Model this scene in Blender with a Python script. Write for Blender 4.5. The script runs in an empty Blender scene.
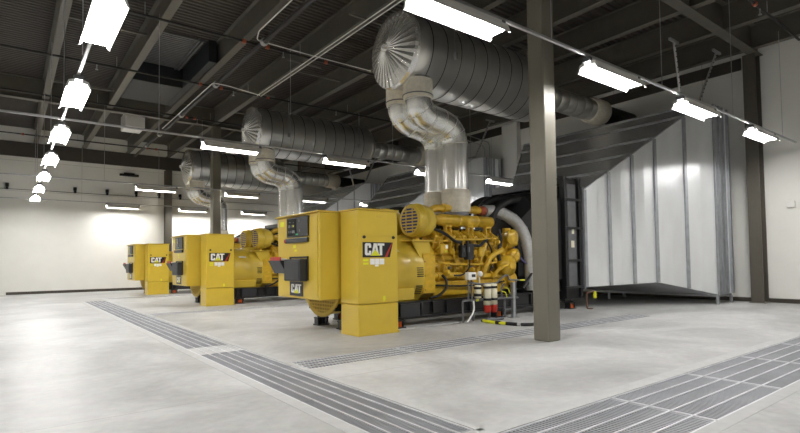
import bpy, bmesh, math, random
from mathutils import Vector, Matrix
random.seed(4)
SC = bpy.context.scene
COL = SC.collection
PI = math.pi
OFF = (0., 8.8, 17.3)   # distances of the three generator bays
YC = 9.23           # axis of the nearest generator

# ------------------------------------------------------------------ materials
def lin(c):
    return tuple(((x / 255) / 12.92 if x / 255 <= .04045 else ((x / 255 + .055) / 1.055) ** 2.4) for x in c)

def mat(name, rgb, rough=.5, metal=0., var=.06, scale=6., bump=0., bscale=60., rvar=0., stretch=None, spec=.5, coat=0.):
    m = bpy.data.materials.new(name); m.use_nodes = True
    nt = m.node_tree; N = nt.nodes; b = N['Principled BSDF']
    b.inputs['Roughness'].default_value = rough; b.inputs['Metallic'].default_value = metal
    b.inputs['Specular IOR Level'].default_value = spec
    if coat: b.inputs['Coat Weight'].default_value = coat
    c = lin(rgb)
    tc = N.new('ShaderNodeTexCoord'); mp = N.new('ShaderNodeMapping')
    nt.links.new(tc.outputs['Object'], mp.inputs['Vector'])
    if stretch: mp.inputs['Scale'].default_value = stretch
    no = N.new('ShaderNodeTexNoise'); no.inputs['Scale'].default_value = scale; no.inputs['Detail'].default_value = 5
    nt.links.new(mp.outputs['Vector'], no.inputs['Vector'])
    rp = N.new('ShaderNodeValToRGB')
    rp.color_ramp.elements[0].position = .3; rp.color_ramp.elements[1].position = .7
    rp.color_ramp.elements[0].color = (*[max(0, x * (1 - var)) for x in c], 1)
    rp.color_ramp.elements[1].color = (*[min(1, x * (1 + var)) for x in c], 1)
    nt.links.new(no.outputs['Fac'], rp.inputs['Fac']); nt.links.new(rp.outputs['Color'], b.inputs['Base Color'])
    if rvar:
        mr = N.new('ShaderNodeMapRange'); mr.inputs['From Min'].default_value = .3; mr.inputs['From Max'].default_value = .7
        mr.inputs['To Min'].default_value = max(.02, rough - rvar); mr.inputs['To Max'].default_value = min(1, rough + rvar)
        nt.links.new(no.outputs['Fac'], mr.inputs['Value']); nt.links.new(mr.outputs['Result'], b.inputs['Roughness'])
    if bump:
        n2 = N.new('ShaderNodeTexNoise'); n2.inputs['Scale'].default_value = bscale; n2.inputs['Detail'].default_value = 3
        nt.links.new(mp.outputs['Vector'], n2.inputs['Vector'])
        bp = N.new('ShaderNodeBump'); bp.inputs['Strength'].default_value = bump; bp.inputs['Distance'].default_value = .02
        nt.links.new(n2.outputs['Fac'], bp.inputs['Height']); nt.links.new(bp.outputs['Normal'], b.inputs['Normal'])
    return m

def emis(name, rgb, s):
    m = bpy.data.materials.new(name); m.use_nodes = True
    nt = m.node_tree; nt.nodes.remove(nt.nodes['Principled BSDF'])
    e = nt.nodes.new('ShaderNodeEmission'); e.inputs['Color'].default_value = (*lin(rgb), 1); e.inputs['Strength'].default_value = s
    nt.links.new(e.outputs[0], nt.nodes['Material Output'].inputs['Surface'])
    return m

def floor_mat():
    m = bpy.data.materials.new('polished_concrete'); m.use_nodes = True
    nt = m.node_tree; N = nt.nodes; L = nt.links; b = N['Principled BSDF']
    tc = N.new('ShaderNodeTexCoord')
    a = N.new('ShaderNodeTexNoise'); a.inputs['Scale'].default_value = .55; a.inputs['Detail'].default_value = 9; a.inputs['Roughness'].default_value = .66; a.inputs['Distortion'].default_value = .6
    L.new(tc.outputs['Object'], a.inputs['Vector'])
    r = N.new('ShaderNodeValToRGB'); e = r.color_ramp.elements
    e[0].position = .3; e[0].color = (*lin((146, 146, 143)), 1); e[1].position = .68; e[1].color = (*lin((202, 202, 199)), 1)
    L.new(a.outputs['Fac'], r.inputs['Fac'])
    f = N.new('ShaderNodeTexNoise'); f.inputs['Scale'].default_value = 9; f.inputs['Detail'].default_value = 6
    L.new(tc.outputs['Object'], f.inputs['Vector'])
    mx = N.new('ShaderNodeMix'); mx.data_type = 'RGBA'; mx.blend_type = 'OVERLAY'; mx.inputs[0].default_value = .22
    L.new(r.outputs['Color'], mx.inputs[6]); L.new(f.outputs['Color'], mx.inputs[7])
    hs = N.new('ShaderNodeHueSaturation'); hs.inputs['Saturation'].default_value = .35
    L.new(mx.outputs[2], hs.inputs['Color'])
    # saw-cut control joints
    sx = N.new('ShaderNodeSeparateXYZ'); L.new(tc.outputs['Object'], sx.inputs[0])
    prev = None
    for out, sp, off in (('Y', 4.2, .9),):
        ad = N.new('ShaderNodeMath'); ad.operation = 'ADD'; ad.inputs[1].default_value = 100 * sp - off
        L.new(sx.outputs[out], ad.inputs[0])
        md = N.new('ShaderNodeMath'); md.operation = 'MODULO'; md.inputs[1].default_value = sp
        L.new(ad.outputs[0], md.inputs[0])
        lt = N.new('ShaderNodeMath'); lt.operation = 'LESS_THAN'; lt.inputs[1].default_value = .008
        L.new(md.outputs[0], lt.inputs[0])
        if prev is None: prev = lt
        else:
            mxm = N.new('ShaderNodeMath'); mxm.operation = 'MAXIMUM'
            L.new(prev.outputs[0], mxm.inputs[0]); L.new(lt.outputs[0], mxm.inputs[1]); prev = mxm
    m2 = N.new('ShaderNodeMix'); m2.data_type = 'RGBA'; m2.inputs[7].default_value = (*lin((140, 138, 132)), 1)
    L.new(prev.outputs[0], m2.inputs[0]); L.new(hs.outputs['Color'], m2.inputs[6])
    L.new(m2.outputs[2], b.inputs['Base Color'])
    mr = N.new('ShaderNodeMapRange'); mr.inputs['From Min'].default_value = .3; mr.inputs['From Max'].default_value = .7
    mr.inputs['To Min'].default_value = .38; mr.inputs['To Max'].default_value = .56
    L.new(a.outputs['Fac'], mr.inputs['Value']); L.new(mr.outputs['Result'], b.inputs['Roughness'])
    bp = N.new('ShaderNodeBump'); bp.inputs['Strength'].default_value = .08; bp.inputs['Distance'].default_value = .02
    L.new(f.outputs['Fac'], bp.inputs['Height']); L.new(bp.outputs['Normal'], b.inputs['Normal'])
    return m

M = dict(
    floor=floor_mat(),
    edge=mat('grate_concrete_edge', (190, 190, 189), .6, var=.06, scale=8, bump=.1),
    pit=mat('drain_pit_concrete', (150, 150, 152), .8),
    wall=mat('white_painted_wall', (238, 237, 231), .6, var=.015, scale=2, bump=.03, bscale=120),
    seam=mat('wall_panel_joint', (196, 195, 188), .6),
    wallcol=mat('brown_grey_painted_steel', (86, 82, 74), .4, var=.04),
    tin=mat('dull_copper', (120, 86, 68), .5),
    base=mat('dark_base_trim', (66, 60, 52), .5),
    deck=mat('painted_roof_deck', (72, 67, 62), .55, var=.08, scale=3),
    beam=mat('taupe_painted_steel', (100, 96, 88), .5, var=.06, scale=4),
    column=mat('olive_grey_painted_steel', (114, 110, 98), .38, var=.03, scale=3),
    yellow=mat('machine_yellow_paint', (211, 181, 62), .34, var=.03, scale=4, coat=.2),
    yellow2=mat('engine_yellow_paint', (209, 170, 48), .30, var=.14, scale=9, bump=.03, bscale=30, coat=.2),
    ydark=mat('yellow_mesh_guard', (206, 176, 66), .5),
    black=mat('satin_black_paint', (24, 24, 26), .35, var=.2, scale=8),
    rubber=mat('black_rubber', (20, 20, 21), .55, var=.2),
    plast=mat('dark_grey_plastic', (44, 45, 48), .45),
    steelgrey=mat('dark_grey_steel', (108, 109, 112), .42, metal=.3, var=.12),
    white=mat('white_enamel', (236, 235, 230), .4, var=.02),
    cream=mat('cream_filter_paint', (226, 220, 196), .45),
    paper=mat('white_sticker', (238, 238, 234), .6),
    lime=mat('yellow_sticker', (226, 226, 40), .55),
    red=mat('red_enamel', (178, 44, 30), .4),
    orange=mat('orange_rubber', (206, 92, 34), .5),
    copper=mat('orange_pipe_coupling', (172, 84, 58), .45),
    blue=mat('navy_filter_media', (38, 44, 92), .6),
    violet=mat('blue_violet_hose', (88, 88, 140), .45),
    screen=mat('dark_display_glass', (24, 30, 30), .15),
    green=mat('green_button', (60, 170, 110), .4),
    wrap=mat('cream_insulation_blanket', (236, 229, 212), .85, var=.1, scale=12, bump=.5, bscale=22),
    foil=mat('silver_insulation_sleeve', (176, 176, 174), .5, metal=.35, var=.12, scale=14, bump=.5, bscale=28),
    alu=mat('aluminium_jacket', (243, 243, 240), .27, metal=.8, var=.03, scale=2),
    aluold=mat('dulled_aluminium_jacket', (240, 238, 232), .33, metal=.9, var=.04, scale=2),
    aluseam=mat('jacket_seam', (92, 90, 86), .5, metal=.8),
    galv=mat('galvanised_sheet', (240, 242, 244), .34, metal=.6, var=.04, scale=3, rvar=.06, bump=.03, bscale=3, stretch=(1, 1, .25)),
    galvrib=mat('galvanised_angle', (178, 181, 186), .42, metal=.8, var=.1),
    strut=mat('zinc_strut', (196, 196, 196), .4, metal=.8, var=.08),
    grate=mat('galvanised_grating', (222, 223, 226), .45, metal=.3, var=.12, scale=5),
    gratedark=mat('weathered_grating_mesh', (160, 162, 167), .5, metal=.3, var=.14, scale=1.5),
    pipe=mat('black_steel_pipe', (38, 36, 35), .5, var=.15),
    ductdark=mat('dark_sheet_duct', (30, 33, 36), .55),
    lamp=emis('lamp_diffuser', (254, 252, 249), 84.0),
)

# ------------------------------------------------------------------ mesh builder
class MB:
    def __init__(s): s.v = []; s.f = []; s.sm = []; s.mi = []; s.cur = 0
    def add(s, vs, fs, sm=False):
        o = len(s.v); s.v += [tuple(p) for p in vs]
        for f in fs: s.f.append([i + o for i in f]); s.sm.append(sm); s.mi.append(s.cur)
        return s
    def mat(s, i): s.cur = i; return s
    def box(s, x0, x1, y0, y1, z0, z1, c=0., R=None, o=None):
        cx, cy, cz = (x0 + x1) / 2, (y0 + y1) / 2, (z0 + z1) / 2
        hx, hy, hz = abs(x1 - x0) / 2, abs(y1 - y0) / 2, abs(z1 - z0) / 2
        c = min(c, hx * .9, hy * .9, hz * .9)
        vs = []; fs = []
        sg = [(a, b, d) for a in (-1, 1) for b in (-1, 1) for d in (-1, 1)]
        if c <= 0:
            vs = [(a * hx, b * hy, d * hz) for a, b, d in sg]
            fs = [(0, 1, 3, 2), (4, 6, 7, 5), (0, 4, 5, 1), (2, 3, 7, 6), (0, 2, 6, 4), (1, 5, 7, 3)]
        else:
            ix = {}
            for (a, b, d) in sg:
                ix[a, b, d] = len(vs)
                vs += [(a * hx, b * (hy - c), d * (hz - c)), (a * (hx - c), b * hy, d * (hz - c)), (a * (hx - c), b * (hy - c), d * hz)]
            for a in (-1, 1):
                fs.append([ix[a, b, d] for b, d in ((-1, -1), (1, -1), (1, 1), (-1, 1))])
                fs.append([ix[b, a, d] + 1 for b, d in ((-1, -1), (1, -1), (1, 1), (-1, 1))])
                fs.append([ix[b, d, a] + 2 for b, d in ((-1, -1), (1, -1), (1, 1), (-1, 1))])
                for b in (-1, 1):
                    fs.append([ix[a, b, -1], ix[a, b, 1], ix[a, b, 1] + 1, ix[a, b, -1] + 1])
                    fs.append([ix[a, -1, b], ix[a, 1, b], ix[a, 1, b] + 2, ix[a, -1, b] + 2])
                    fs.append([ix[-1, a, b] + 1, ix[1, a, b] + 1, ix[1, a, b] + 2, ix[-1, a, b] + 2])
            for k in sg: fs.append([ix[k], ix[k] + 1, ix[k] + 2])
        C = Vector((cx, cy, cz))
        if R is None: vs = [Vector(p) + C for p in vs]
        else:
            P = Vector(o) if o is not None else C
            vs = [P + R @ (Vector(p) + C - P) for p in vs]
        return s.add(vs, fs)
    def prism(s, poly, axis, a0, a1):
        # poly in the two other axes (in xyz order), extruded along axis
        i = 'xyz'.index(axis); n = len(poly); vs = []
        for a in (a0, a1):
            for p in poly:
                q = [p[0], p[1]]; q.insert(i, a); vs.append(q)
        return s.add(vs, [list(range(n))[::-1], list(range(n, 2 * n))] + [(k, (k + 1) % n, n + (k + 1) % n, n + k) for k in range(n)])
    def quadplate(s, pts, t):
        a, b, c = [Vector(p) for p in pts[:3]]
        nrm = (b - a).cross(c - a).normalized() * t
        n = len(pts); vs = [Vector(p) for p in pts] + [Vector(p) + nrm for p in pts]
        return s.add(vs, [list(range(n))[::-1], list(range(n, 2 * n))] + [(k, (k + 1) % n, n + (k + 1) % n, n + k) for k in range(n)])
    def lathe(s, prof, org, ax, n=24, sm=True, pleat=None, cap=True):
        # prof: (r, h) along ax from org
        ax = Vector(ax).normalized(); org = Vector(org)
        t = Vector((0, 0, 1)) if abs(ax.z) < .9 else Vector((1, 0, 0))
        u = ax.cross(t).normalized(); w = ax.cross(u)
        vs = []; fs = []
        for (r, h) in prof:
            for k in range(n):
                a = 2 * PI * k / n
                rr = r; hh = h
                if pleat and k % 2: hh += pleat
                vs.append(org + ax * hh + (u * math.cos(a) + w * math.sin(a)) * max(rr, 1e-4))
        for j in range(len(prof) - 1):
            for k in range(n):
                k2 = (k + 1) % n
                fs.append((j * n + k, j * n + k2, (j + 1) * n + k2, (j + 1) * n + k))
        s.add(vs, fs, sm)
        if prof[0] == prof[-1] or (len(prof) > 3 and abs(prof[0][0] - prof[-1][0]) < 1e-6 and prof[0][0] > .9 * max(p[0] for p in prof) - .0): cap = False
        for j in (0, len(prof) - 1):
            if cap and prof[j][0] > 1e-3: s.add(vs[j * n:(j + 1) * n], [list(range(n))])
        return s
    def cyl(s, p0, p1, r, n=16, r1=None):
        p0 = Vector(p0); p1 = Vector(p1); L = (p1 - p0).length
        return s.lathe([(r, 0), (r if r1 is None else r1, L)], p0, p1 - p0, n)
    def tube(s, pts, r, n=10, fillet=0., seg=6):
        P = [Vector(p) for p in pts]
        if fillet:
            Q = [P[0]]
            for a, b, c in zip(P, P[1:], P[2:]):
                d1 = (a - b); d2 = (c - b)
                f = min(fillet, d1.length * .5, d2.length * .5)
                q1 = b + d1.normalized() * f; q2 = b + d2.normalized() * f
                for k in range(seg + 1):
                    t = k / seg; Q.append((1 - t) ** 2 * q1 + 2 * t * (1 - t) * b + t * t * q2)
            Q.append(P[-1]); P = Q
        P = [p for i, p in enumerate(P) if i == 0 or (p - P[i - 1]).length > 1e-5]
        tan = []
        for i in range(len(P)):
            a = P[max(i - 1, 0)]; b = P[min(i + 1, len(P) - 1)]; tan.append((b - a).normalized())
        t0 = tan[0]; ref = Vector((0, 0, 1)) if abs(t0.z) < .9 else Vector((1, 0, 0))
        u = t0.cross(ref).normalized(); vs = []; fs = []
        for i, p in enumerate(P):
            if i: u = (u - tan[i] * u.dot(tan[i])).normalized()
            w = tan[i].cross(u)
            rr = r[i] if isinstance(r, (list, tuple)) else r
            for k in range(n):
                a = 2 * PI * k / n; vs.append(p + (u * math.cos(a) + w * math.sin(a)) * rr)
        for i in range(len(P) - 1):
            for k in range(n):
                k2 = (k + 1) % n; fs.append((i * n + k, i * n + k2, (i + 1) * n + k2, (i + 1) * n + k))
        s.add(vs, fs, True); s.add(vs[:n], [list(range(n))]); s.add(vs[-n:], [list(range(n))])
        s.path = P; s.tan = tan
        return s
    def ibeam_y(s, x, y0, y1, z0, z1, w, tf=.02, tw=.012):
        s.box(x - w / 2, x + w / 2, y0, y1, z0, z0 + tf); s.box(x - w / 2, x + w / 2, y0, y1, z1 - tf, z1)
        return s.box(x - tw / 2, x + tw / 2, y0, y1, z0 + tf, z1 - tf)
    def ibeam_x(s, y, x0, x1, z0, z1, w, tf=.025, tw=.014):
        s.box(x0, x1, y - w / 2, y + w / 2, z0, z0 + tf); s.box(x0, x1, y - w / 2, y + w / 2, z1 - tf, z1)
        return s.box(x0, x1, y - tw / 2, y + tw / 2, z0 + tf, z1 - tf)
    def build(s, name, mats, parent=None, org=None):
        if isinstance(mats, str): mats = [mats]
        if org is None:
            if parent is not None: org = parent['_o'] if '_o' in parent else ORG[parent.name]
            else:
                xs = [p[0] for p in s.v]; ys = [p[1] for p in s.v]; zs = [p[2] for p in s.v]
                org = ((min(xs) + max(xs)) / 2, (min(ys) + max(ys)) / 2, min(zs))
        me = bpy.data.meshes.new(name)
        me.from_pydata([(p[0] - org[0], p[1] - org[1], p[2] - org[2]) for p in s.v], [], s.f)
        for m in mats: me.materials.append(M[m])
        me.polygons.foreach_set('use_smooth', s.sm); me.polygons.foreach_set('material_index', s.mi)
        bm = bmesh.new(); bm.from_mesh(me); bmesh.ops.recalc_face_normals(bm, faces=bm.faces); bm.to_mesh(me); bm.free()
        me.update()
        o = bpy.data.objects.new(name, me); COL.objects.link(o)
        if parent is None: o.location = org
        else: o.parent = parent
        ORG[o.name] = tuple(org)
        return o
ORG = {}

def tag(o, label, cat, group=None, kind=None):
    o['label'] = label; o['category'] = cat
    if group: o['group'] = group
    if kind: o['kind'] = kind
    return o
def thing(name, label, cat, loc, group=None):
    o = bpy.data.objects.new(name, None); COL.objects.link(o); o.location = loc; o.empty_display_size = .2
    ORG[o.name] = tuple(loc)
    return tag(o, label, cat, group)
def struct(name, mb, mats, parent=None):
    o = mb.build(name, mats, parent, org=(0, 0, 0) if parent is None else None)
    o['kind'] = 'structure'; return o
KIDS = {}
def copy_tree(o, loc=None, label=None, parent=None):
    c = o.copy(); COL.objects.link(c)
    if parent is not None: c.parent = parent
    if loc is not None: c.location = loc
    if label: c['label'] = label
    for ch in [x for x in list(o.children)]: copy_tree(ch, None, None, c)
    ORG[c.name] = ORG.get(o.name, (0, 0, 0))
    return c

# ------------------------------------------------------------------ setting
XW, YF, XL, YB, ZT = 17.15, 30.45, -6.0, -6.5, 7.95
HOLES = [(2.16, 2.84, 2.85, 22.0), (2.9, 17.0, 1.74, 2.68)] + [(2.92, 11.42, 5.75 + OFF[k], 6.33 + OFF[k]) for k in range(3)]
mb = MB()
xs = sorted({XL, XW, *[h[0] for h in HOLES], *[h[1] for h in HOLES]}); ys = sorted({YB, YF, *[h[2] for h in HOLES], *[h[3] for h in HOLES]})
for a, b in zip(xs, xs[1:]):
    for c, d in zip(ys, ys[1:]):
        mx, my = (a + b) / 2, (c + d) / 2
        if any(h[0] < mx < h[1] and h[2] < my < h[3] for h in HOLES): continue
        mb.add([(a, c, 0), (b, c, 0), (b, d, 0), (a, d, 0)], [(0, 1, 2, 3)])
mb.mat(1)
for (a, b, c, d) in HOLES:
    z = -.35
    mb.add([(a, c, z), (b, c, z), (b, d, z), (a, d, z)], [(0, 1, 2, 3)])
    for p, q in (((a, c), (b, c)), ((b, c), (b, d)), ((b, d), (a, d)), ((a, d), (a, c))):
        mb.add([(*p, 0), (*q, 0), (*q, z), (*p, z)], [(0, 1, 2, 3)])
mb.mat(2)   # smooth trowelled concrete border round the drain channels
e = .002
for (a, b, c, d) in [(2.04, 2.16, 2.72, 22.1), (2.84, 2.9, 2.80, 5.75), (2.84, 2.92, 6.33, 22.1), (2.16, 17.0, 2.68, 2.84), (2.9, 17.0, 1.62, 1.74)]:
    mb.box(a, b, c, d, 0, e)
fl = struct('floor', mb, ['floor', 'pit', 'edge'])

mb = MB(); yy = YB; poly = []
while yy < YF:      # corrugated roof deck, ribs running along x
    for dy, dz in ((0, 0), (.07, 0), (.09, .045), (.15, .045)):
        if yy + dy < YF: poly.append((yy + dy, ZT + dz))
    yy += .17
poly.append((YF, ZT))
n = len(poly)
mb.add([(XL, p[0], p[1]) for p in poly] + [(XW, p[0], p[1]) for p in poly], [(k, k + 1, n + k + 1, n + k) for k in range(n - 1)])
ceil = struct('ceiling', mb, 'deck')
for k in range(-3, 9):
    x = .95 + 1.96 * k
    if x < XW - .2: struct('beam', MB().ibeam_y(x, YB, YF, 7.25, ZT - .01, .2), 'beam', ceil)
for y in (5.27, 22.15):
    struct('girder', MB().ibeam_x(y, XL, XW, 7.16, ZT - .02, .26), 'beam', ceil)
for k in range(3):  # bridging between the joists
    for x in (.95, 6.83, 10.75): struct('bridging', MB().box(x + .1, x + 1.86, 9.3 + 5.5 * k, 9.38 + 5.5 * k, 7.4, 7.46), 'beam', ceil)

def wall(name, a, b, axis, zt=ZT + .05):
    mb = MB()
    if axis == 'x': mb.box(a, a + .2 * b, YB, YF, -.01, zt)
    else: mb.box(XL, XW, a, a + .2 * b, -.01, zt)
    return mb
mb = wall('r', XW, 1, 'x'); mb.mat(1)
for k in range(12): mb.box(XW - .004, XW, -5.2 + 3 * k, -5.185 + 3 * k, .12, ZT)
struct('wall_right', mb, ['wall', 'seam'])
mb = wall('f', YF, 1, 'y'); mb.mat(1)
for z in (4.9, 6.35): mb.box(XL, XW, YF - .004, YF, z, z + .015)
struct('wall_far', mb, ['wall', 'seam'])
struct('wall_left', wall('l', XL, -1, 'x'), 'wall')
struct('wall_back', wall('b', YB, -1, 'y'), 'wall')
struct('baseboard_far', MB().box(-.1, XW, YF - .025, YF, 0, .13, .004), 'base')
struct('baseboard_right', MB().box(XW - .025, XW, YB, YF - .03, 0, .12, .004), 'base')
struct('trim_1', MB().box(XL, XW, YF - .06, YF, 6.55, 7.25), 'deck')
struct('trim_2', MB().box(XW - .05, XW, 5.7, YF - .1, 6.9, 7.25), 'deck')

# ------------------------------------------------------------------ columns
def hss(x, y, w, label):
    t = thing('steel_column', label, 'column', (x, y, 0))
    MB().box(x - w / 2, x + w / 2, y - w / 2, y + w / 2, 0, 7.155, .018).build('post', 'column', t)
    return t
hss(6.87, 5.2, .31, 'square olive grey steel column standing alone in front of the nearest generator')
hss(6.87, 22.15, .34, 'square dark grey steel column behind the middle generator cabinet')
t = thing('wall_column', 'dark grey wide flange steel column against the right wall beside the air plenum', 'column', (16.88, 5.36, 0))
mb = MB(); mb.box(16.68, 16.71, 5.2, 5.52, .02, 7.155, .003); mb.box(17.05, 17.08, 5.2, 5.52, .02, 7.155, .003); mb.box(16.71, 17.05, 5.35, 5.37, .02, 7.155)
mb.build('web_section', 'wallcol', t)
MB().box(16.64, 17.1, 5.16, 5.56, 0, .02, .003).build('base_plate', 'column', t)
t = thing('wall_column', 'dark steel column flat against the far wall behind the farthest generator', 'column', (6.83, 30.3, 0))
mb = MB(); mb.box(6.66, 7.0, 30.12, 30.14, 0, 6.5); mb.box(6.66, 7.0, 30.42, 30.44, 0, 6.5); mb.box(6.82, 6.84, 30.14, 30.42, 0, 6.5)
mb.build('web_section', 'wallcol', t)

# ------------------------------------------------------------------ floor grates
def grate(x0, x1, y0, y1, along, nb, label, group, pitch=.04, solid=False):
    t = thing('floor_grate', label, 'grate', ((x0 + x1) / 2, (y0 + y1) / 2, -.05), group)
    g = .006; x0 += g; x1 -= g; y0 += g; y1 -= g
    mb = MB(); fr = MB()
    W = (x1 - x0) if along == 'y' else (y1 - y0)
    for k in range(nb + 1):         # bright bearing bars running the length of the channel
        o = W * k / nb; w = .008
        if along == 'y': c = min(max(x0 + o, x0 + w), x1 - w); fr.box(c - w, c + w, y0, y1, -.05, -.001)
        else: c = min(max(y0 + o, y0 + w), y1 - w); fr.box(x0, x1, c - w, c + w, -.05, -.001)
    if along == 'y': mb.box(x0, x1, y0, y0 + .012, -.05, -.004); mb.box(x0, x1, y1 - .012, y1, -.05, -.004)
    else: fr.box(x0, x0 + .012, y0, y1, -.05, -.002); fr.box(x1 - .012, x1, y0, y1, -.05, -.002)
    L = (y1 - y0) if along == 'y' else (x1 - x0); n = int(L / pitch)
    if solid:
        mb.box(x0, x1, y0, y1, -.03, -.006)
    else:
        for k in range(1, n):
            o = L * k / n; w = pitch * .27
            if along == 'y': mb.box(x0, x1, y0 + o - w, y0 + o + w, -.04, -.008)
            else: mb.box(x0 + o - w, x0 + o + w, y0, y1, -.04, -.008)
    fr.build('bearing_bars', 'grate', t); mb.build('cover_plate' if solid else 'cross_bars', 'edge' if solid else 'gratedark', t)
ordw = ['nearest', 'second', 'third', 'fourth', 'fifth', 'sixth', 'seventh', 'eighth', 'ninth', 'tenth', 'eleventh', 'twelfth']
YA = [2.85, 4.48, 6.12, 7.72, 8.45, 10.4, 12.4, 15.0, 17.3, 19.65, 22.0]
for k in range(10):
    grate(2.16, 2.84, YA[k], YA[k + 1], 'y', 5, 'short pale cover plate between grate panels of the long floor channel' if k == 3 else f'grey steel grate panel in the long floor channel before the generators, {ordw[k]} from the camera' if k < 9 else 'grey steel grate panel at the far end of the long floor channel', 'grates in the long floor channel', .03 if k < 5 else .045, k == 3)
nB = 9; LB = 14.1 / nB
for k in range(nB):
    x = 2.9 + LB * k
    grate(x, x + LB, 1.74, 2.68, 'x', 5, f'wide steel grate panel crossing the right foreground floor, {["first", *ordw[1:]][k]} from the left end', 'grates in the right foreground channel', .04)
for g, nm in enumerate(['nearest', 'middle', 'farthest']):
    for k in range(5):
        x = 2.92 + 1.7 * k
        grate(x, x + 1.7, 5.75 + OFF[g], 6.33 + OFF[g], 'x', 4, f'narrow grate panel in the cross channel before the {nm} generator, {["first", *ordw[1:]][k]} from the left', 'grates in the cross channels', .05)

# ------------------------------------------------------------------ lettering helper
def letters(mb, mp, x0, z0, w, h, t, i_white, i_tri):
    """C A T in heavy condensed capitals with a triangle over the A; mp maps (a, b, depth) to the world"""
    def poly(pts, d0, d1, i):
        mb.mat(i); n = len(pts)
        vs = [mp(x0 + p[0] * w, z0 + p[1] * h, d0) for p in pts] + [mp(x0 + p[0] * w, z0 + p[1] * h, d1) for p in pts]
        mb.add(vs, [list(range(n)), list(range(n, 2 * n))] + [(k, (k + 1) % n, n + (k + 1) % n, n + k) for k in range(n)])
    poly([(0, .1), (.05, 0), (.27, 0), (.32, .1), (.32, .38), (.2, .38), (.2, .2), (.125, .2), (.125, .8), (.2, .8), (.2, .63), (.32, .63), (.32, .9), (.27, 1), (.05, 1), (0, .9)], 0, t, i_white)
    poly([(.33, 0), (.45, 1), (.60, 1), (.72, 0), (.60, 0), (.525, .72), (.45, 0)], 0, t, i_white)
    poly([(.64, 1), (.64, .82), (.755, .82), (.755, 0), (.885, 0), (.885, .82), (1, .82), (1, 1)], 0, t, i_white)
    poly([(.27, -.03), (.78, -.03), (.525, .46)], t * .5, t * 2, i_tri)

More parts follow.
